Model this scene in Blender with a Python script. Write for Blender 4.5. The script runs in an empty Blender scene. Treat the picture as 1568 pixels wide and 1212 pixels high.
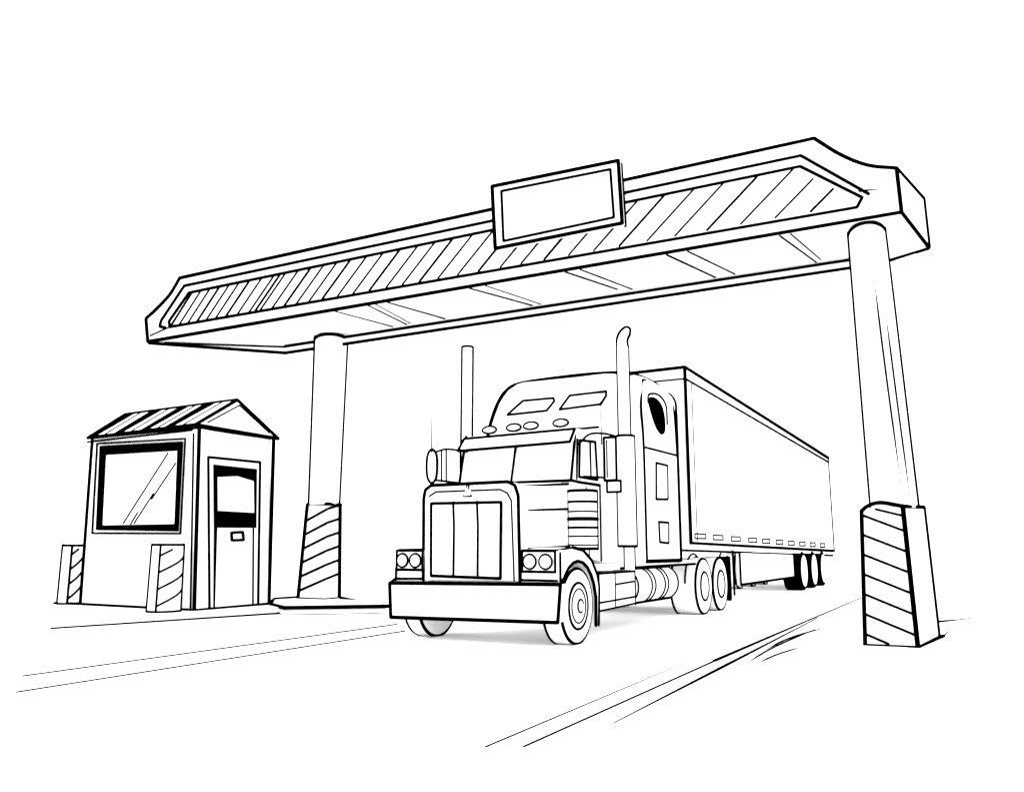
import bpy, math, random
from mathutils import Vector
random.seed(4)
sc=bpy.context.scene
WK=1.5
# ---------------------------------------------------------------- materials
def mat(name,col,rough=0.9,noise=0.0):
    m=bpy.data.materials.new(name); m.use_nodes=True
    nt=m.node_tree; b=nt.nodes["Principled BSDF"]
    b.inputs["Roughness"].default_value=rough
    b.inputs["Specular IOR Level"].default_value=0.0
    if noise>0:
        n=nt.nodes.new("ShaderNodeTexNoise"); n.inputs["Scale"].default_value=6
        r=nt.nodes.new("ShaderNodeValToRGB")
        r.color_ramp.elements[0].color=tuple(c*(1-noise) for c in col)+(1,)
        r.color_ramp.elements[1].color=tuple(col)+(1,)
        nt.links.new(n.outputs["Fac"],r.inputs["Fac"]); nt.links.new(r.outputs["Color"],b.inputs["Base Color"])
    else:
        b.inputs["Base Color"].default_value=tuple(col)+(1,)
    return m
WHITE=mat("white_paint",(.96,.96,.96),.9,.02)
PAPER=mat("white_ground",(.96,.96,.96),.95,.02)
INK=mat("black_paint",(0,0,0),1.0)
# ---------------------------------------------------------------- helpers
def catmull(P,n=8,closed=False):
    P=[Vector(p) for p in P]; out=[]; N=len(P)
    rng=range(N if closed else N-1)
    for i in rng:
        p1=P[i]; p2=P[(i+1)%N]
        p0=P[i-1] if (closed or i>0) else p1*2-p2
        p3=P[(i+2)%N] if (closed or i+2<N) else p2*2-p1
        for k in range(n):
            t=k/n
            out.append(0.5*((2*p1)+(p2-p0)*t+(2*p0-5*p1+4*p2-p3)*t*t+(3*p1-p0-3*p2+p3)*t**3))
    if not closed: out.append(P[-1])
    return out
def arc(c,ax,r,a0,a1,n=24,rz=None):
    """circle points in the plane normal to axis ax (0=x,1=y,2=z)"""
    rz=rz or r; out=[]
    for i in range(n+1):
        a=math.radians(a0+(a1-a0)*i/n); u=r*math.cos(a); v=rz*math.sin(a)
        if ax==0: out.append((c[0],c[1]+u,c[2]+v))
        elif ax==1: out.append((c[0]+u,c[1],c[2]+v))
        else: out.append((c[0]+u,c[1]+v,c[2]))
    return out
class Obj:
    def __init__(s,name,origin):
        s.e=bpy.data.objects.new(name,None); s.o=Vector(origin); s.e.location=s.o
        s.e.empty_display_size=.3
        sc.collection.objects.link(s.e); s.iv=[]; s.if_=[]
    def solid(s,part,V,F,m=None,smooth=False):
        me=bpy.data.meshes.new(part); me.from_pydata([tuple(Vector(v)-s.o) for v in V],[],F); me.update()
        if smooth: me.polygons.foreach_set("use_smooth",[True]*len(me.polygons))
        me.materials.append(m or WHITE)
        o=bpy.data.objects.new(part,me); o.parent=s.e; sc.collection.objects.link(o); return o
    def hexa(s,part,b,t,m=None,ink=0):
        V=list(b)+list(t)
        F=[(3,2,1,0),(4,5,6,7)]+[(i,(i+1)%4,(i+1)%4+4,i+4) for i in range(4)]
        s.solid(part,V,F,m)
        if ink:
            s.line(b,ink,closed=True); s.line(t,ink,closed=True)
            for i in range(4): s.line([b[i],t[i]],ink)
    def box(s,part,x0,x1,y0,y1,z0,z1,m=None,ink=0):
        s.hexa(part,[(x0,y0,z0),(x1,y0,z0),(x1,y1,z0),(x0,y1,z0)],[(x0,y0,z1),(x1,y0,z1),(x1,y1,z1),(x0,y1,z1)],m,ink)
    def loft(s,part,secs,m=None,smooth=False,cap=True,closed=True):
        n=len(secs[0]); V=[p for q in secs for p in q]; F=[]
        for k in range(len(secs)-1):
            for i in range(n if closed else n-1):
                j=(i+1)%n; F.append((k*n+i,k*n+j,(k+1)*n+j,(k+1)*n+i))
        if cap: F.append(tuple(range(n-1,-1,-1))); F.append(tuple((len(secs)-1)*n+i for i in range(n)))
        return s.solid(part,V,F,m,smooth)
    def plate_y(s,part,pts,y,d=.02,m=None):   # xz polygon
        s.loft(part,[[(x,y,z) for x,z in pts],[(x,y+d,z) for x,z in pts]],m)
    def plate_x(s,part,pts,x,d=.02,m=None):   # yz polygon
        s.loft(part,[[(x,y,z) for y,z in pts],[(x-d,y,z) for y,z in pts]],m)
    def cyl(s,part,c0,c1,r0,r1,m=None,n=32):
        c0=Vector(c0);c1=Vector(c1);d=(c1-c0).normalized()
        u=d.orthogonal().normalized(); w=d.cross(u)
        secs=[[tuple(c+u*r*math.cos(2*math.pi*i/n)+w*r*math.sin(2*math.pi*i/n)) for i in range(n)] for c,r in((c0,r0),(c1,r1))]
        s.loft(part,secs,m)
    def _ball(s,p,r):
        b=len(s.iv); R=[(0,0,1)]
        for k in(1,2):
            for i in range(6):
                t=math.pi*k/3; a=math.pi*i/3; R.append((math.sin(t)*math.cos(a),math.sin(t)*math.sin(a),math.cos(t)))
        R.append((0,0,-1)); s.iv+= [p+Vector(q)*r*1.03 for q in R]
        for i in range(6):
            j=(i+1)%6; s.if_+=[(b,b+1+i,b+1+j),(b+1+i,b+7+i,b+7+j,b+1+j),(b+7+i,b+13,b+7+j)]
    def line(s,P,w=4,closed=False,taper=0,smooth=False):
        """raised black trim line; weight w grows with distance down the road"""
        if smooth: P=catmull(P,8,closed)
        P=[Vector(p) for p in P]
        if closed: P=P+[P[0]]
        if taper and len(P)==2: P=[P[0].lerp(P[1],i/8) for i in range(9)]
        N=len(P); R=[]
        for i,p in enumerate(P):
            t=i/(N-1); k=1.0
            if taper==1: k=max(.3,min(1,math.sin(math.pi*t)*1.6))
            elif taper==2: k=max(.3,1-t)
            elif taper==3: k=max(.3,t)
            R.append(WK*w*k*.5*max(4,-.4833*p.x+.8755*p.y)/1303)
        for i in range(N-1):
            a,b=P[i],P[i+1]; d=b-a
            if d.length<1e-6: continue
            d.normalize(); u=d.orthogonal().normalized(); v=d.cross(u); k=len(s.iv)
            for c,r in((a,R[i]),(b,R[i+1])):
                for j in range(8):
                    t=math.pi*j/4; s.iv.append(c+u*r*math.cos(t)+v*r*math.sin(t))
            for j in range(8):
                l=(j+1)%8; s.if_.append((k+j,k+l,k+8+l,k+8+j))
        for p,r in zip(P,R): s._ball(p,r)
    def done(s,nm="outline_trim"):
        if s.iv: s.solid(nm,s.iv,s.if_,INK)
# ---------------------------------------------------------------- ground
def sheet(name,pts,z,m):
    me=bpy.data.meshes.new(name); me.from_pydata([(x,y,z) for x,y in pts],[],[tuple(range(len(pts)))]); me.materials.append(m)
    o=bpy.data.objects.new(name,me); sc.collection.objects.link(o); return o
sheet("ground",[(-900,-300),(900,-300),(900,1500),(-900,1500)],0,PAPER)
sheet("road",[(-12.2,-60),(-1.2,-60),(-1.2,300),(-12.2,300)],.004,PAPER)

isl=Obj("traffic_island",(-16,14,0))
P=[(-15.24,10.0),(-13.32,17.8),(-13.32,21.5),(-24,21.5),(-24,10.0)]
isl.loft("kerb_and_paving",[[(x,y,-.02) for x,y in P],[(x,y,.15) for x,y in P]],PAPER)
isl.line([(-15.24,10.05,.01),(-13.32,17.77,.01)],2.8)
isl.done()

mk=Obj("road_marking",(-6,14,0.006))
mk.line([(-10.0,6.3,.008),(-10.17,13.8,.008)],1.9)
mk.line([(-8.97,5.6,.008),(-9.25,12.8,.008)],1.9)
mk.line([(-3.46,5.85,.008),(-3.66,13.64,.008)],1.9,taper=2)
mk.line([(-3.21,6.0,.008),(-3.3,11.5,.008)],2.2)
mk.line([(-3.3,11.5,.008),(-3.36,19,.008),(-3.41,27.3,.008)],4,taper=2)
mk.line([(-2.95,7.15,.008),(-3.05,11,.008),(-3.3,19.3,.008)],3.6,taper=1)
mk.line([(-2.88,11.52,.008),(-2.95,13.5,.008),(-2.91,16.72,.008)],2.2,taper=1,smooth=True)
mk.line([(-2.75,11.6,.008),(-2.72,12.6,.008),(-2.6,13.7,.008)],2.2,taper=1,smooth=True)
mk.line([(-3.0,13.2,.008),(-3.0,15.0,.008),(-2.80,17.2,.008)],2.2,taper=1,smooth=True)
mk.done("painted_lines")
# ---------------------------------------------------------------- canopy
cn=Obj("toll_canopy",(-9.6,15.2,6.7))
Yf=14.2
ogR=[tuple(p) for p in catmull([(-2.01,8.28,0),(-1.62,7.90,0),(-1.22,7.62,0),(-.79,7.47,0)],5)]
ogL=[tuple(p) for p in catmull([(-18.72,7.33,0),(-18.30,7.56,0),(-17.86,7.86,0),(-17.53,8.25,0)],5)]
front=[(-18.58,6.70)]+[(p[0],p[1]) for p in ogL]+[(p[0],p[1]) for p in ogR]+[(-.77,6.72)]
def back(x,z):
    bx=-15.7+(x+18.6)*.60 if x<-16 else (-.49+(x+.77)*.9 if x>-3 else x)
    return (bx,16.2,6.72 if z<6.8 else 6.72+(z-6.7)*(1.2 if x>-.9 else .93))
cn.loft("roof_slab",[[(x,Yf,z) for x,z in front],[back(x,z) for x,z in front]])
cn.line([(x,Yf,z) for x,z in front],4.4,closed=True)
cn.line([(-.79,Yf,7.47),back(-.79,7.47)],4.2)
cn.line([(-.77,Yf,6.72),back(-.77,6.72)],4.2)
cn.line([back(-.79,7.47),back(-.77,6.72)],4.6)
cn.hexa("rear_beam",[(-15.66,16.12,6.46),(-.7,16.12,6.55),(-.7,16.19,6.55),(-15.66,16.19,6.46)],[(-15.66,16.12,6.74),(-.7,16.12,6.74),(-.7,16.19,6.74),(-15.66,16.19,6.74)])
cn.line([(-15.66,16.12,6.46),(-1.3,16.12,6.53),(-.49,16.14,6.68)],3.8)
cn.line([(-15.66,16.11,6.64),(-1.2,16.11,6.68)],3.4)
cn.hexa("side_beam",[(-18.55,14.22,6.66),(-15.66,16.12,6.46),(-15.7,16.24,6.46),(-18.6,14.3,6.66)],[(-18.55,14.22,6.70),(-15.66,16.12,6.70),(-15.7,16.24,6.7),(-18.6,14.3,6.7)])
cn.line([(-18.55,14.22,6.66),(-15.66,16.12,6.46)],3.8)
cn.line([(-18.2,14.42,6.67),(-15.66,16.10,6.62)],2.2)
y=Yf-.006
cn.line([(-17.95,y,6.99),(-18.16,y,7.05),(-18.12,y,7.20),(-17.34,y,8.01),(-2.24,y,8.02),(-1.23,y,7.12)],3.6)
cn.line([(-1.36,y,7.20),(-1.02,y,7.16)],3,taper=2)
cn.line([(-17.78,y,7.0),(-17.82,y,7.14),(-17.15,y,7.80),(-2.26,y,7.83),(-1.33,y,7.08),(-1.42,y,6.93)],3.6)
cn.line([(-17.78,y,6.99),(-1.42,y,6.93)],3.6)
cn.line([(-18.5,y,6.85),(-17.78,y,6.99)],2)
def inside(px,pz):
    if px<-17.8+ (pz-7.14)*1.0: return False
    if px>-2.26+ (7.83-pz)*1.24-.05: return False
    return True
x=-17.75; i=0
while x<-1.7:
    dx=.72+.22*(x+17.7)/16; b0=(x,7.0); b1=(x+dx,7.8)
    pts=[(b0[0]+(b1[0]-b0[0])*k/20,b0[1]+(b1[1]-b0[1])*k/20) for k in range(21)]
    pts=[p for p in pts if inside(*p)]
    if len(pts)>2: cn.line([(pts[0][0],y,pts[0][1]),(pts[-1][0],y,pts[-1][1])],2.2 if i%3 else 2.7)
    i+=1
    step=.33+ .28*(x+17.7)/16
    if i in(9,10): step=.18
    x+=step+random.uniform(-.03,.03)
for a,b,w in [((-12.44,14.3),(-12.15,16.05),2),((-11.50,14.3),(-11.74,16.05),2),((-11.3,14.3),(-11.6,16.0),1.4),((-10.97,14.3),(-10.65,16.05),2.4),((-8.88,14.3),(-8.36,16.05),2.4),((-8.51,14.3),(-8.15,16.05),1.6),((-6.71,14.3),(-6.27,15.84),2.4),((-6.4,14.3),(-6.0,15.99),2),((-4.68,14.3),(-4.28,16.04),2.4),((-4.29,14.3),(-3.89,16.02),2),((-2.68,14.3),(-2.38,16.06),2),((-2.5,14.3),(-2.28,15.95),1.6)]:
    cn.line([(a[0],a[1],6.705),(b[0],b[1],6.715)],w)
cn.done()

sg=Obj("sign_board",(-6.8,14.0,8))
q=[(-8.12,7.34),(-5.42,7.36),(-5.47,8.60),(-8.20,8.67)]
sg.plate_y("board",q,14.02,.16)
sg.line([(x,14.02,z) for x,z in q],4.6,closed=True)
sg.line([(-5.42,14.18,7.36),(-5.47,14.18,8.60)],3.5)
q=[(-7.93,7.46),(-5.58,7.50),(-5.63,8.46),(-7.98,8.52)]
sg.line([(x,14.015,z) for x,z in q],3.2,closed=True)
sg.done()
# ---------------------------------------------------------------- columns
def silh(o,cx,cy,z0,r0,z1,r1,w,cx1=None,cy1=None):
    cx1=cx if cx1 is None else cx1; cy1=cy if cy1 is None else cy1
    L=math.hypot(cx,cy); px,py=cy/L,-cx/L
    for s in(1,-1):
        o.line([(cx+s*px*r0,cy+s*py*r0,z0),(cx1+s*px*r1,cy1+s*py*r1,z1)],w)
def vis(cx,cy): return math.degrees(math.atan2(-cy,-cx))
cr=Obj("support_column",(-1.3,14.7,0))
b=[(-1.79,14.45,0),(-1.06,14.52,0),(-.86,16.3,0),(-1.7,16.3,0)]
t=[(-1.69,14.30,2.04),(-1.10,14.32,2.10),(-.84,14.80,2.10),(-1.6,15.05,2.08)]
cr.hexa("guard_base",b,t)
for e in((b[0],b[1]),(b[1],b[2]),(b[0],t[0]),(b[2],t[2]),(t[1],t[2])): cr.line(e,4.2)
cr.line((b[1],t[1]),5)
cr.line(catmull([t[0],(-1.58,14.29,2.12),(-1.40,14.29,2.16),t[1]],6),4.2)
cr.line([b[1],(-.8,16.5,.01)],4); cr.line([(-.82,16.2,0),(-.76,17.4,.01)],3,taper=2)
cr.line([(-1.0,19.5,.01),(-.46,20.8,.01)],3,taper=2)
def fp(u,v):
    A=Vector(b[0]).lerp(Vector(b[1]),u); B=Vector(t[0]).lerp(Vector(t[1]),u); p=A.lerp(B,v); p.y-=.012; return p
for k in range(7):
    v0=.97-k*.147; v1=v0-.15; u1=1
    if v1<.02: u1=(v0-.02)/(v0-v1); v1=.02
    if v0>.03: cr.line([fp(0,v0),fp(u1*.5,(v0+v1)/2),fp(u1,v1)],2.6)
cr.line([fp(.35,1.0),fp(1,.93)],2.4)
cr.cyl("shaft",(-1.25,14.68,2.08),(-1.345,14.62,6.72),.335,.275)
silh(cr,-1.25,14.68,2.12,.335,6.66,.275,4.2,cx1=-1.345,cy1=14.62)
a=vis(-1.3,14.6)
cr.line(catmull([(p[0],p[1],6.60+.10*math.sin(math.pi*i/8)) for i,p in enumerate(arc((-1.345,14.62,6.6),2,.278,a-88,a+88,8))],3),4.2)
def onsh(z,off):
    f=(z-2.08)/4.64; c=Vector((-1.25-.095*f,14.68-.06*f)); r=.335-.06*f+.004; q=math.radians(a+off)
    return (c.x+r*math.cos(q),c.y+r*math.sin(q),z)
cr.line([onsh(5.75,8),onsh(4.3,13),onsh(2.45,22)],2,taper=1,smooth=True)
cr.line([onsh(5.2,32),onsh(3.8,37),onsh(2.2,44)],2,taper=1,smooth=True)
cr.done()

cl=Obj("support_column",(-14.1,16.1,.15))
P=[(-14.9,15.2),(-13.75,14.5),(-12.05,16.0),(-13.4,17.1),(-14.8,16.9)]
T=[(x*.9-1.41,y_*.9+1.6,.27) for x,y_ in P]
cl.loft("plinth",[[(x,y_,.02) for x,y_ in P],T])
cl.line([T[4],T[0],(P[0][0],P[0][1],.16),(P[1][0],P[1][1],.16),(P[2][0],P[2][1],.16)],4.0)
cl.line([(-13.5,16.1,.29),(P[2][0],P[2][1],.18)],4,taper=2)
b=[(-14.60,15.84,.25),(-13.78,15.84,.25),(-13.78,16.36,.25),(-14.60,16.36,.25)]
t=[(-14.46,15.88,2.5),(-13.82,15.88,2.5),(-13.82,16.32,2.5),(-14.46,16.32,2.5)]
cl.hexa("guard_base",b,t)
cl.line([b[0],b[1],b[2]],4.2); cl.line([b[0],t[0]],4.2); cl.line([b[2],t[2]],4.6)
cl.line([t[0],(-14.36,15.87,2.53),t[1],t[2]],3.6)
for k in range(6):
    z0=.45+k*.33
    f=(z0-.27)/2.23; xl=-14.58+.12*f
    cl.line([(xl,15.825+.04*f,z0),(-13.79,15.84,z0+.28),(-13.79,16.34,z0+.40)],2.6)
cl.cyl("shaft",(-14.13,16.1,2.5),(-14.1,16.1,6.72),.35,.39)
silh(cl,-14.13,16.1,2.55,.35,6.68,.39,4.0,cx1=-14.1)
a=vis(-14.1,16.1)
cl.line([(p[0],p[1],6.62+.06*math.sin(math.pi*i/8)) for i,p in enumerate(arc((-14.1,16.1,6.6),2,.395,a-88,a+88,8))],4.0)
cl.done()
# ---------------------------------------------------------------- toll booth
bo=Obj("toll_booth",(-16.8,14.1,.15))
b=[(-18.68,13.0,.15),(-14.88,13.0,.15),(-14.88,15.17,.15),(-18.68,15.17,.15)]
t=[(-18.76,13.0,4.08),(-15.08,13.0,4.08),(-15.08,15.17,4.08),(-18.76,15.17,4.08)]
bo.hexa("walls",b,t)
bo.line([b[0],t[0]],4.0); bo.line([b[1],t[1]],4.0); bo.line([b[2],(-14.98,15.17,4.06)],4.0)
bo.line([(-14.98,12.99,.2),(-15.24,12.99,3.95)],2.2)
bo.line([(-19.5,12.9,.16),(-18.7,12.98,.16),(-16,12.96,.16),b[1],(-14.88,15.25,.16)],4.0)
bo.line([t[0],(-15.1,12.98,4.08),(-14.97,15.2,4.06)],2.6)
EL=(-18.80,12.90,4.07); ER=(-15.10,12.90,4.14); RL=(-18.98,14.0,4.80); RR=(-14.98,13.95,4.84); BR=(-14.90,15.24,4.07); BL=(-18.8,15.24,4.07)
bo.solid("roof",[EL,ER,RR,RL,BR,BL],[(0,1,2,3),(3,2,4,5),(1,4,2),(0,3,5),(0,5,4,1)])
bo.line([EL,ER,RR,RL],3.8,closed=True); bo.line([RR,BR,ER],3.8)
bo.line([(-15.05,13.2,4.22),(-14.97,14.02,4.72),(-14.92,14.95,4.18)],1.5)
bo.line([(-18.8,12.9,3.97),(-15.25,12.94,4.03)],2.2)
n=Vector((0,-.55,.83)).normalized()*.012
def rp(s,v): return Vector(EL).lerp(Vector(ER),s).lerp(Vector(RL).lerp(Vector(RR),s),v)+n
for k,(a0,a1) in enumerate([(0.0,.10),(.235,.36),(.49,.60),(.71,.83)]):
    w=a1-a0
    bo.solid("roof_stripe",[rp(a0,.02),rp(a0+w*.7,.02),rp(a1,.98),rp(a0+.01,.98)],[(0,1,2,3)],INK)
    bo.line([rp(a1+.05,.0),rp(a1+.06,1)],1.3)
O=[(-18.40,3.86),(-15.56,3.80),(-15.51,1.82),(-18.28,1.87)]; I=[(-18.18,3.63),(-15.68,3.60),(-15.61,1.98),(-18.10,1.98)]
V=[(x,12.94,z) for x,z in O+I]+[(x,13.0,z) for x,z in O+I]
F=[]
for i in range(4):
    j=(i+1)%4; F+=[(i,j,4+j,4+i),(8+i,8+j,j,i),(4+i,4+j,12+j,12+i)]
bo.solid("window_frame",V,F,INK)
bo.line([(-18.54,12.97,3.92),(-15.48,12.97,3.86),(-15.43,12.97,1.77),(-18.44,12.97,1.80)],2.0,closed=True)
bo.plate_y("window_glass",I,12.985,.01)
for p,q_,w in[((-17.36,2.02),(-16.02,3.56),1.8),((-16.98,2.02),(-16.41,2.67),1.8),((-16.45,2.55),(-15.75,3.32),1.8),((-17.1,2.0),(-16.9,2.25),1.8)]:  # glass reflection drawn as black strokes across the pane
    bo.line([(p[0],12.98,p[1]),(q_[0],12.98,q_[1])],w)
def sx(z): return -14.88-.2*(z-.15)/3.93
def S(y_,z,o=0.01): return (sx(z)+o,y_,z)
bo.line([S(13.40,.17),S(13.26,3.45),S(14.82,3.47),S(14.82,.17)],2.8)
bo.solid("door_panel",[S(13.40,3.30,.02),S(14.72,3.30,.02),S(14.73,1.92,.02),S(13.46,1.90,.02)],[(0,1,2,3)],INK)
bo.solid("door_window",[S(13.52,3.02,.035),S(14.10,3.08,.035),S(14.60,3.00,.035),S(14.63,2.27,.035),S(13.55,2.28,.035)],[(0,1,2,3,4)])
bo.solid("door_edge",[S(13.46,1.95,.02),S(13.56,1.95,.02),S(13.55,.17,.02),S(13.5,.17,.02)],[(0,1,2,3)],INK)
bo.line([S(14.64,1.9),S(14.66,.17)],2.0)
bo.line([S(13.96,1.80,.03),S(14.30,1.82,.03),S(14.33,1.64,.03),S(13.98,1.63,.03)],2.8,closed=True)
bo.done()
# ---------------------------------------------------------------- bollards
def bollard(cx,cy,r,h,seam):
    o=Obj("bollard",(cx,cy,.15))
    o.cyl("post",(cx,cy,.15),(cx,cy,h),r,r*.95)
    silh(o,cx,cy,.16,r,h,r*.95,3.6)
    o.line(arc((cx,cy,h),2,r*.95,0,360,28),2.6)
    a=vis(cx,cy)
    o.line(arc((cx,cy,.16),2,r,a-90,a+90,16),3.2)
    ra=math.radians(a+seam)
    o.line([(cx+r*math.cos(ra),cy+r*math.sin(ra),.16),(cx+r*.95*math.cos(ra),cy+r*.95*math.sin(ra),h)],2.4)
    for k in range(4):
        z0=.28+k*.34; pts=[]
        for i in range(9):
            aa=math.radians(a+seam+(88-seam)*i/8); z=z0+.34*i/8
            if z<h-.06: pts.append((cx+(r+.002)*math.cos(aa),cy+(r+.002)*math.sin(aa),z))
        if len(pts)>2: o.line(pts,2.2)
    o.done()
bollard(-15.22,12.5,.32,1.53,-28)
bollard(-19.22,13.06,.23,1.52,-8)
# ---------------------------------------------------------------- wheels
def wheel(o,xo,w,cy,r,side=1,rim=.62,dark=False,lw=3.4,nm="wheel"):
    xi=xo-w*side; z=r
    n=40; secs=[]
    for x_,rr in((xi,r*.93),(xi+.04*side,r),(xo-.05*side,r),(xo,r*.93)):
        secs.append([(x_,cy+rr*math.cos(2*math.pi*i/n),z+rr*math.sin(2*math.pi*i/n)) for i in range(n)])
    o.loft(nm+"_tyre",secs,INK if dark else WHITE)
    o.cyl(nm+"_rim",(xo-.03*side,cy,z),(xo+.012*side,cy,z),r*rim,r*rim,WHITE)
    o.cyl(nm+"_hub",(xo,cy,z),(xo+.05*side,cy,z),r*.2,r*.16,WHITE)
    if not dark:
        o.line(arc((xo-.02*side,cy,z),0,r*.97,0,360,40),lw)
        o.line(arc((xi+.02*side,cy,z),0,r*.985,0,360,40),lw)
        o.line(arc((xo+.012*side,cy,z),0,r*rim,0,360,36),lw*.8)
# ---------------------------------------------------------------- truck
tk=Obj("semi_truck",(-7.18,14.5,0))
bb=[(-8.72,11.67,.35),(-5.67,11.67,.39),(-5.66,11.98,.39),(-8.72,11.98,.35)]
bt=[(-8.76,11.67,.90),(-5.62,11.67,.94),(-5.64,12.0,.94),(-8.70,12.0,.93)]
tk.hexa("bumper",bb,bt)
tk.line([bb[0],bb[1],bt[1],bt[0]],4.0,closed=True)
tk.line([bt[0],(-8.70,11.95,1.06)],3)
tk.line([bt[1],(-5.62,11.78,1.02)],3)
tk.line([(-8.66,11.72,.97),(-8.12,11.72,.98)],2.4); tk.line([(-6.3,11.72,.99),(-5.7,11.72,.99)],2.4)
tk.box("chassis_front",-8.05,-6.3,11.9,14.0,.55,1.4)
def fender(xa,xb,nm):
    prof=[(11.74,.94),(11.74,1.44),(12.25,1.48),(12.62,1.44),(12.95,1.28),(13.17,1.05),(13.25,.85),(13.20,.24),(13.10,.22),(13.14,.70)]
    inner=[(12.43+.69*math.cos(math.radians(a)),.58+.69*math.sin(math.radians(a))) for a in range(10,171,16)]
    pr=prof+inner
    tk.loft(nm,[[(xa,y_,z) for y_,z in pr],[(xb,y_,z) for y_,z in pr]])
    return prof,inner
pr,inn=fender(-6.35,-5.68,"fender"); fender(-8.68,-8.05,"fender")
tk.line([(-5.68,y_,z) for y_,z in pr[2:8]],3.6)
tk.line([(-5.68,y_,z) for y_,z in [(13.10,.24)]+[(13.12,.70)]+inn],3.6)
tk.line([(-5.68,12.25,1.48),(-5.70,11.74,1.44),(-6.3,11.74,1.44)],2.4)
tk.line([(-8.64,11.74,1.44),(-8.06,11.74,1.45)],2.4)
tk.line([(-5.66,11.76,.96),(-5.66,11.76,1.40)],2.4)
for x0,x1,cs in((-8.62,-8.10,(-8.49,-8.23)),(-6.26,-5.70,(-6.12,-5.85))):
    tk.box("headlight_housing",x0,x1,11.66,11.8,1.12,1.43)
    tk.line([(x0,11.66,1.12),(x1,11.66,1.12),(x1,11.66,1.43),(x0,11.66,1.43)],2.8,closed=True)
    for c in cs:
        tk.cyl("headlight",(c,11.70,1.27),(c,11.63,1.27),.11,.10)
        tk.line(arc((c,11.635,1.27),1,.108,0,360,24),2.3)
tk.line([(-8.66,11.70,1.14),(-8.66,11.70,.95)],2.6)
gp=[(-8.12,.96)]+[(-8.14,2.28),(-8.11,2.42),(-8.0,2.49)]+[(-6.55,2.50),(-6.42,2.44),(-6.36,2.28)]+[(-6.33,.98)]
tk.loft("grille_surround",[[(x_,11.72,z) for x_,z in gp],[(x_,12.0,z) for x_,z in gp]])
tk.line([(x_,11.72,z) for x_,z in gp],3.8)
gp2=[(-6.43,.98),(-6.48,2.2),(-6.55,2.32),(-6.68,2.38),(-7.9,2.38),(-8.03,2.31)]
tk.line([(x_,11.715,z) for x_,z in gp2],2.0)
tk.box("grille_panel",-7.95,-6.66,11.69,11.73,1.03,2.19)
tk.line([(-7.95,11.69,1.03),(-6.66,11.69,1.01),(-6.65,11.69,2.18),(-7.97,11.69,2.19)],3.2,closed=True)
for x_ in(-7.52,-7.07):
    tk.line([(x_-.02,11.69,2.20),(x_,11.69,1.8),(x_,11.69,1.03)],2.8)
tk.cyl("hood_ornament",(-7.26,11.70,2.30),(-7.27,11.70,2.46),.07,.02)
tk.line([(-7.34,11.68,2.29),(-7.285,11.68,2.36),(-7.28,11.68,2.47),(-7.245,11.68,2.47),(-7.24,11.68,2.36),(-7.19,11.68,2.29)],1.8,closed=True)
def hs(y_,x0,x1,z0,z1,r):
    return [(x0,y_,z0),(x0,y_,z1-r),(x0+r*.3,y_,z1-r*.3),(x0+r,y_,z1),(x1-r,y_,z1),(x1-r*.3,y_,z1-r*.3),(x1,y_,z1-r),(x1,y_,z0)]
tk.loft("hood",[hs(11.95,-8.10,-6.36,1.0,2.48,.15),hs(13.05,-8.2,-6.0,1.3,2.56,.12)])
tk.line([(-6.42,12.0,2.44),(-6.03,13.0,2.53)],2.6)
tk.line([(-6.36,12.0,2.06),(-6.0,12.95,2.11)],2.4)
tk.line([(-6.34,12.0,1.46),(-5.98,12.9,1.5)],2.4)
c0=[(-8.22,12.92,1.4),(-6.0,12.92,1.4),(-6.0,14.4,1.2),(-8.22,14.4,1.2)]
tk.hexa("cab_lower",c0,[(-8.22,12.92,2.57),(-6.0,12.92,2.57),(-6.0,14.4,2.57),(-8.22,14.4,2.57)])
w0=[(-8.2,12.9,2.58),(-6.0,12.9,2.58),(-6.0,14.4,2.58),(-8.22,14.4,2.58)]
w1=[(-8.26,13.22,3.48),(-6.05,13.22,3.48),(-6.05,14.4,3.55),(-8.26,14.4,3.55)]
tk.hexa("cab_upper",w0,w1)
tk.line([w0[0],w0[1],(-6.0,13.2,2.57),(-6.0,14.1,2.57)],3.2)
tk.line([w0[1],w1[1]],3.2); tk.line([w0[0],w1[0]],3.2)
tk.line([(-7.13,12.885,2.6),(-7.16,13.1,3.22)],2.6)
tk.hexa("sun_visor",[(-8.3,13.0,3.20),(-6.06,13.0,3.24),(-6.03,13.25,3.26),(-8.3,13.25,3.22)],[(-8.24,13.12,3.43),(-6.02,13.12,3.47),(-6.0,13.35,3.49),(-8.24,13.35,3.45)],None)
tk.line([(-8.3,13.0,3.20),(-6.06,13.0,3.24),(-6.02,13.12,3.47),(-8.24,13.12,3.43)],3.2,closed=True)
for x_,z in((-7.85,3.60),(-7.34,3.61),(-6.99,3.62),(-6.40,3.63)):
    secs=[]
    for k in range(5):
        a=k/4*math.pi*.9+.15; secs.append([(x_+.15*math.sin(a)*math.cos(2*math.pi*i/16),13.45+.14*math.sin(a)*math.sin(2*math.pi*i/16),z-.07*math.cos(a)) for i in range(16)])
    tk.loft("roof_marker_light",secs,smooth=True)
    tk.line(arc((x_,13.36,z),1,.15,0,360,20,rz=.068),2.2)
X_=-5.995
tk.line([(X_-.02,13.22,3.30),(X_,13.12,2.62)],2.4)
tk.line([(X_,13.22,2.66),(X_-.03,13.34,3.30),(X_-.03,14.0,3.34),(X_,14.0,2.66)],2.8,closed=True)
tk.line([(X_,13.72,2.66),(X_-.02,13.76,3.32)],2)
tk.line([(X_,14.1,2.57),(X_,14.1,1.25)],2.4)
tk.line([(X_,13.5,2.5),(X_,13.6,1.3)],1.8)
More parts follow.
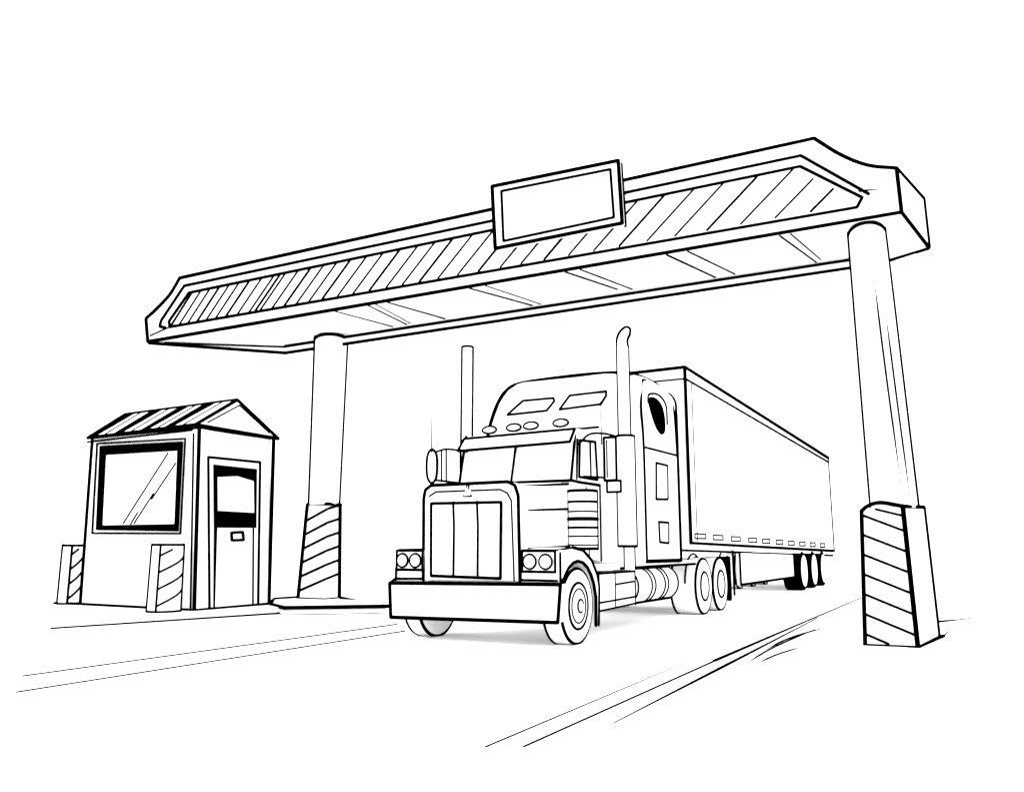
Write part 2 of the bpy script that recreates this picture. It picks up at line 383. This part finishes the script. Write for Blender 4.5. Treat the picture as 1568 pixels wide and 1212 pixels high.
def ss(y_,hw,zt,r,cx=-7.12,zb=1.21):
    x0=cx-hw;x1=cx+hw; P=[(x0,y_,zb)]
    for a in range(180,89,-15): P.append((x0+r+r*math.cos(math.radians(a)),y_,zt-r+r*math.sin(math.radians(a))))
    for a in range(90,-1,-15): P.append((x1-r+r*math.cos(math.radians(a)),y_,zt-r+r*math.sin(math.radians(a))))
    P.append((x1,y_,zb)); return P
secs=[ss(14.12,1.22,3.62,.2),ss(14.28,1.25,4.02,.3),ss(14.5,1.28,4.40,.36),ss(14.75,1.33,4.64,.42),ss(15.0,1.38,4.78,.5),ss(15.5,1.46,4.88,.45),ss(16.2,1.46,4.92,.36),ss(17.1,1.46,4.90,.34),ss(17.53,1.46,4.80,.34)]
tk.loft("sleeper_cab",secs)
lf=[Vector(secs[0][2])+Vector((-.02,-.01,0))]+[Vector(secs[k][i])+Vector((-.02,-.02,.01)) for k,i in((1,3),(2,4),(3,5))]+[Vector(secs[4][6])]
tk.line(catmull(lf+[(-7.5,15.0,4.80),(-6.6,15.0,4.81),(-5.95,15.2,4.82),(-5.85,15.5,4.84)],4),3.8)
tk.line(catmull([(-5.9,15.3,4.83)]+[s_[9] for s_ in secs[5:]],3),3.4)
tk.line(secs[-1][9:],4.0)
tk.line([(-8.25,14.1,3.58),(-6.0,14.1,3.62)],2.4)
XR=-5.655
tk.line(catmull([(XR,15.49,1.24),(XR,15.48,3.38),(XR,15.40,4.10),(-5.68,15.50,4.45),(-5.76,15.8,4.74),(-5.80,16.3,4.80),(-5.78,17.0,4.78),(-5.70,17.3,4.60),(XR,17.42,4.2),(XR,17.50,3.4)],6),3)
tk.line([(XR,17.53,4.3),(XR,17.53,1.21),(XR,15.49,1.22)],4.0)
tk.line([(XR,15.48,3.38),(XR,17.5,3.40)],2.4)
ov=catmull([(15.81,4.36,0),(16.2,4.45,0),(16.62,4.36,0),(16.80,4.1,0),(16.77,3.82,0),(16.5,3.74,0),(16.2,3.86,0),(15.95,4.1,0)],5,True)
tk.plate_x("porthole_window",[(p[0],p[1]) for p in ov],XR+.005,.02,INK)
tk.line([(XR+.004,15.78,4.30),(XR+.004,15.86,4.46),(XR+.004,16.4,4.54),(XR+.004,16.86,4.40),(XR+.004,16.92,4.0)],2.2,smooth=True)
for q in([(16.16,3.13),(16.84,3.13),(16.80,2.44),(16.10,2.41)],[(16.21,1.97),(16.80,1.97),(16.76,1.56),(16.24,1.58)]):
    tk.plate_x("side_window",q,XR+.004,.02); tk.line([(XR+.004,a,b_) for a,b_ in q],2.6,closed=True)
def sl(x_,z):
    zs=[3.62,4.02,4.40,4.64]; ys=[14.12,14.28,14.5,14.75]
    for i in range(3):
        if z<=zs[i+1]: k=(z-zs[i])/(zs[i+1]-zs[i]); return (x_,ys[i]+k*(ys[i+1]-ys[i])-.012,z)
for q in([(-7.72,4.29),(-7.06,4.29),(-7.02,4.22),(-7.13,4.03),(-7.98,4.01)],[(-6.72,4.31),(-5.98,4.33),(-5.96,4.24),(-6.03,4.07),(-6.86,4.03)]):
    tk.line([sl(*p) for p in q],2.6,closed=True)
# exhaust
tk.cyl("exhaust_stack",(-5.50,14.1,3.42),(-5.50,14.1,5.05),.10,.10)
silh(tk,-5.50,14.1,3.45,.10,5.05,.10,3.2)
hk=catmull([(-5.50,14.1,5.03),(-5.49,14.1,5.16),(-5.45,14.12,5.26),(-5.39,14.14,5.32)],4)
for i in range(len(hk)-1): tk.cyl("exhaust_tip",hk[i],hk[i+1],.095,.095)
tk.line([(-5.60,14.07,5.05),(-5.59,14.07,5.22),(-5.52,14.07,5.34),(-5.42,14.07,5.40),(-5.34,14.07,5.36),(-5.34,14.07,5.26),(-5.39,14.07,5.15),(-5.40,14.1,5.05)],2.8,smooth=True)
tk.cyl("muffler",(-5.49,14.1,1.5),(-5.49,14.1,3.42),.155,.155)
silh(tk,-5.49,14.1,1.5,.155,3.42,.155,3.2)
a=vis(-5.49,14.1)
for z in(1.5,3.42): tk.line(arc((-5.49,14.1,z),2,.155,a-90,a+90,12),2.8)
tk.cyl("exhaust_pipe",(-5.46,14.1,1.1),(-5.46,14.1,1.5),.085,.085); silh(tk,-5.46,14.1,1.12,.085,1.5,.085,2.8)
tk.cyl("exhaust_stack",(-8.80,14.1,3.0),(-8.80,14.1,5.42),.095,.095)
silh(tk,-8.80,14.1,3.0,.105,5.42,.105,3.0); tk.line(arc((-8.8,14.1,5.42),2,.1,0,360,16),2.6)
tk.line([(-8.83,12.9,4.47),(-8.80,12.9,3.2)],1.8,taper=3)
tk.line([(-5.92,14.0,4.51),(-5.90,14.0,3.29)],1.6,taper=3)
cx,cy=-5.84,13.0
tk.cyl("air_cleaner",(cx,cy,1.46),(cx,cy,2.40),.235,.235)
silh(tk,cx,cy,1.46,.235,2.40,.235,3.2); a=vis(cx,cy)
for z,w in((1.46,3.2),(1.52,1.6),(1.66,1.8),(1.80,2.6),(1.94,4.0),(2.06,1.8),(2.22,2.6),(2.40,3.2)): tk.line(arc((cx,cy,z),2,.237,a-90,a+90,12),w)
# mirrors
tk.box("mirror",-5.38,-5.17,12.86,12.94,2.55,3.25)
tk.line([(-5.38,12.86,2.55),(-5.17,12.86,2.55),(-5.17,12.86,3.25),(-5.38,12.86,3.25)],2.8,closed=True)
tk.line([(-5.33,12.855,2.6),(-5.33,12.855,3.2)],1.6)
tk.box("mirror_convex",-5.34,-5.10,12.86,12.94,2.36,2.54)
tk.line([(-5.34,12.86,2.36),(-5.10,12.86,2.36),(-5.10,12.86,2.54),(-5.34,12.86,2.54)],2.6,closed=True)
tk.line([(-6.0,13.2,3.2),(-5.7,13.0,3.34),(-5.38,12.88,3.32),(-5.17,12.9,3.26)],2.4,smooth=True)
tk.line([(-5.38,12.9,2.6),(-5.9,13.2,2.66)],2.4)
el=catmull([(-8.89,3.15,0),(-8.80,3.25,0),(-8.70,3.15,0),(-8.68,2.92,0),(-8.70,2.72,0),(-8.79,2.63,0),(-8.88,2.72,0),(-8.91,2.93,0)],4,True)
tk.plate_y("mirror",[(p[0],p[1]) for p in el],12.9,.08); tk.line([(p[0],12.9,p[1]) for p in el],2.8,closed=True)
tk.line([(-8.70,12.9,3.20),(-8.5,12.95,3.24),(-8.1,13.0,3.18)],2.4,smooth=True)
tk.line([(-8.70,12.9,2.68),(-8.25,12.95,2.62)],2.4)
for x_ in(-8.60,-8.50,-8.20): tk.line([(x_,12.92,3.22),(x_+.01,12.92,2.65)],2)
# tank, steps
tk.box("step_box",-6.4,-5.70,13.3,14.95,.45,1.05)
for e in([(-5.70,13.3,.45),(-5.70,14.95,.48)],[(-5.70,13.3,1.05),(-5.70,14.95,1.05)],[(-5.70,13.3,.45),(-5.70,13.3,1.05)],[(-5.70,14.0,.46),(-5.70,14.0,1.05)],[(-5.70,13.3,.58),(-5.70,14.95,.60)],[(-5.70,14.0,.85),(-5.70,14.9,.87)],[(-5.7,14.95,.46),(-5.70,14.95,1.05)]): tk.line(e,2.1)
tk.cyl("fuel_tank",(-5.99,15.0,.77),(-5.99,17.3,.77),.33,.33)
for y_ in(15.02,15.75,15.95,16.5,16.7,17.3):
    tk.line(arc((-5.99,y_,.77),1,.333,-100,100,20),2.5)
for z,w in((.47,3.8),(1.08,2.8)):
    xx=-5.99+math.sqrt(max(0,.333**2-(z-.77)**2)); tk.line([(xx,15.0,z),(xx,17.3,z)],w)
tk.box("catwalk",-8.5,-5.68,13.3,18.6,1.1,1.2)
tk.line([(-5.68,14.2,1.12),(-5.68,18.6,1.12)],2.6)
tk.box("chassis_rail",-7.7,-6.7,13.0,21.6,.7,1.1)
wheel(tk,-5.69,.34,12.43,.585,nm="steer_wheel",rim=.6); wheel(tk,-8.62,.34,12.43,.585,side=-1,nm="steer_wheel")
tk.line(arc((-5.67,12.43,.585),0,.26,0,360,24),1.6)
tk.line(arc((-5.64,12.43,.585),0,.10,20,300,16),2)
for cy in(19.2,20.55):
    wheel(tk,-5.67,.6,cy,.62,nm="drive_wheel",rim=.5,lw=2.8); wheel(tk,-8.65,.6,cy,.62,side=-1,nm="drive_wheel",rim=.5,lw=2.8)
tk.line(arc((-5.9,19.2,.65),0,.68,30,175,20),2.2)
tk.box("mud_flap",-6.3,-5.68,21.5,21.56,.18,1.25,INK)
tk.line([(-5.68,21.3,.25),(-5.68,21.3,1.2)],6)
tk.done()
# ---------------------------------------------------------------- trailer
tr=Obj("box_trailer",(-7.1,28,0))
y0,y1=18.3,37.9
b=[(-8.5,y0,1.57),(-5.66,y0,1.57),(-5.66,y1,1.31),(-8.5,y1,1.31)]
t=[(-8.5,y0,5.44),(-5.66,y0,5.47),(-5.66,y1,5.18),(-8.5,y1,5.18)]
tr.hexa("cargo_box",b,t)
for e in((t[0],t[1]),(t[1],t[2]),(b[1],t[1])): tr.line(e,3.8)
tr.line((b[1],b[2]),2.8)
tr.line((b[2],t[2]),2.4)
tr.line([(-5.655,18.4,5.20),(-5.655,28,5.10),(-5.655,37.8,5.0)],2.4)
tr.line([(-5.655,18.75,1.62),(-5.655,18.75,5.2)],1.3)
tr.line([(-7.6,18.28,5.2),(-5.7,18.28,5.2)],1.8)
tr.hexa("side_rail",[(-8.3,y0,1.38),(-5.72,y0,1.38),(-5.72,y1,1.20),(-8.3,y1,1.20)],[(-8.3,y0,1.57),(-5.72,y0,1.57),(-5.72,y1,1.31),(-8.3,y1,1.31)])
tr.line([(-5.72,y0-.8,1.42),(-5.72,y1,1.12)],2.2)
for i,cy in enumerate([18.99,20.43,22.07,23.87,25.5,27.31,29.1,31.02,33.0,35.14]):
    z=1.72-.19*(cy-19)/16.2; h=.05+.02*i/9; w=.42+.12*i/9
    tr.line([(-5.65,cy-w,z-h),(-5.65,cy+w,z-h),(-5.65,cy+w,z+h),(-5.65,cy-w,z+h)],1.5,closed=True)
tr.box("side_skirt",-5.80,-5.70,22.6,29.5,.50,1.35)
tr.line([(-5.70,22.6,.52),(-5.70,29.5,.50)],2.6); tr.line([(-5.7,22.6,.52),(-5.7,22.6,1.35)],2.2); tr.line([(-5.7,21.9,.3),(-5.7,21.9,1.38)],2.2)
for cy in(31.2,33.2,35.2):
    wheel(tr,-5.67,.62,cy,.66,nm="trailer_wheel",rim=.8,dark=True); wheel(tr,-8.5,.6,cy,.66,side=-1,nm="trailer_wheel",lw=2.6)
tr.done()
# ---------------------------------------------------------------- light
w=bpy.data.worlds.new("World"); sc.world=w; w.use_nodes=True
bg=w.node_tree.nodes["Background"]; bg.inputs["Color"].default_value=(1,1,1,1); bg.inputs["Strength"].default_value=2.5
sd=bpy.data.lights.new("sun","SUN"); sd.energy=.5; sd.angle=math.radians(15); sd.color=(1,.99,.97)
so=bpy.data.objects.new("sun",sd); so.rotation_euler=(math.radians(48),0,math.radians(20)); sc.collection.objects.link(so)
sc.view_settings.view_transform='Standard'; sc.view_settings.look='None'; sc.view_settings.exposure=0
# ---------------------------------------------------------------- camera
cd=bpy.data.cameras.new("camera"); cd.sensor_width=36; cd.lens=36*1303/1568; cd.clip_end=3000
co=bpy.data.objects.new("camera",cd); co.location=(0,0,1.5); co.rotation_euler=(math.radians(100),0,math.radians(28.9))
sc.collection.objects.link(co); sc.camera=co
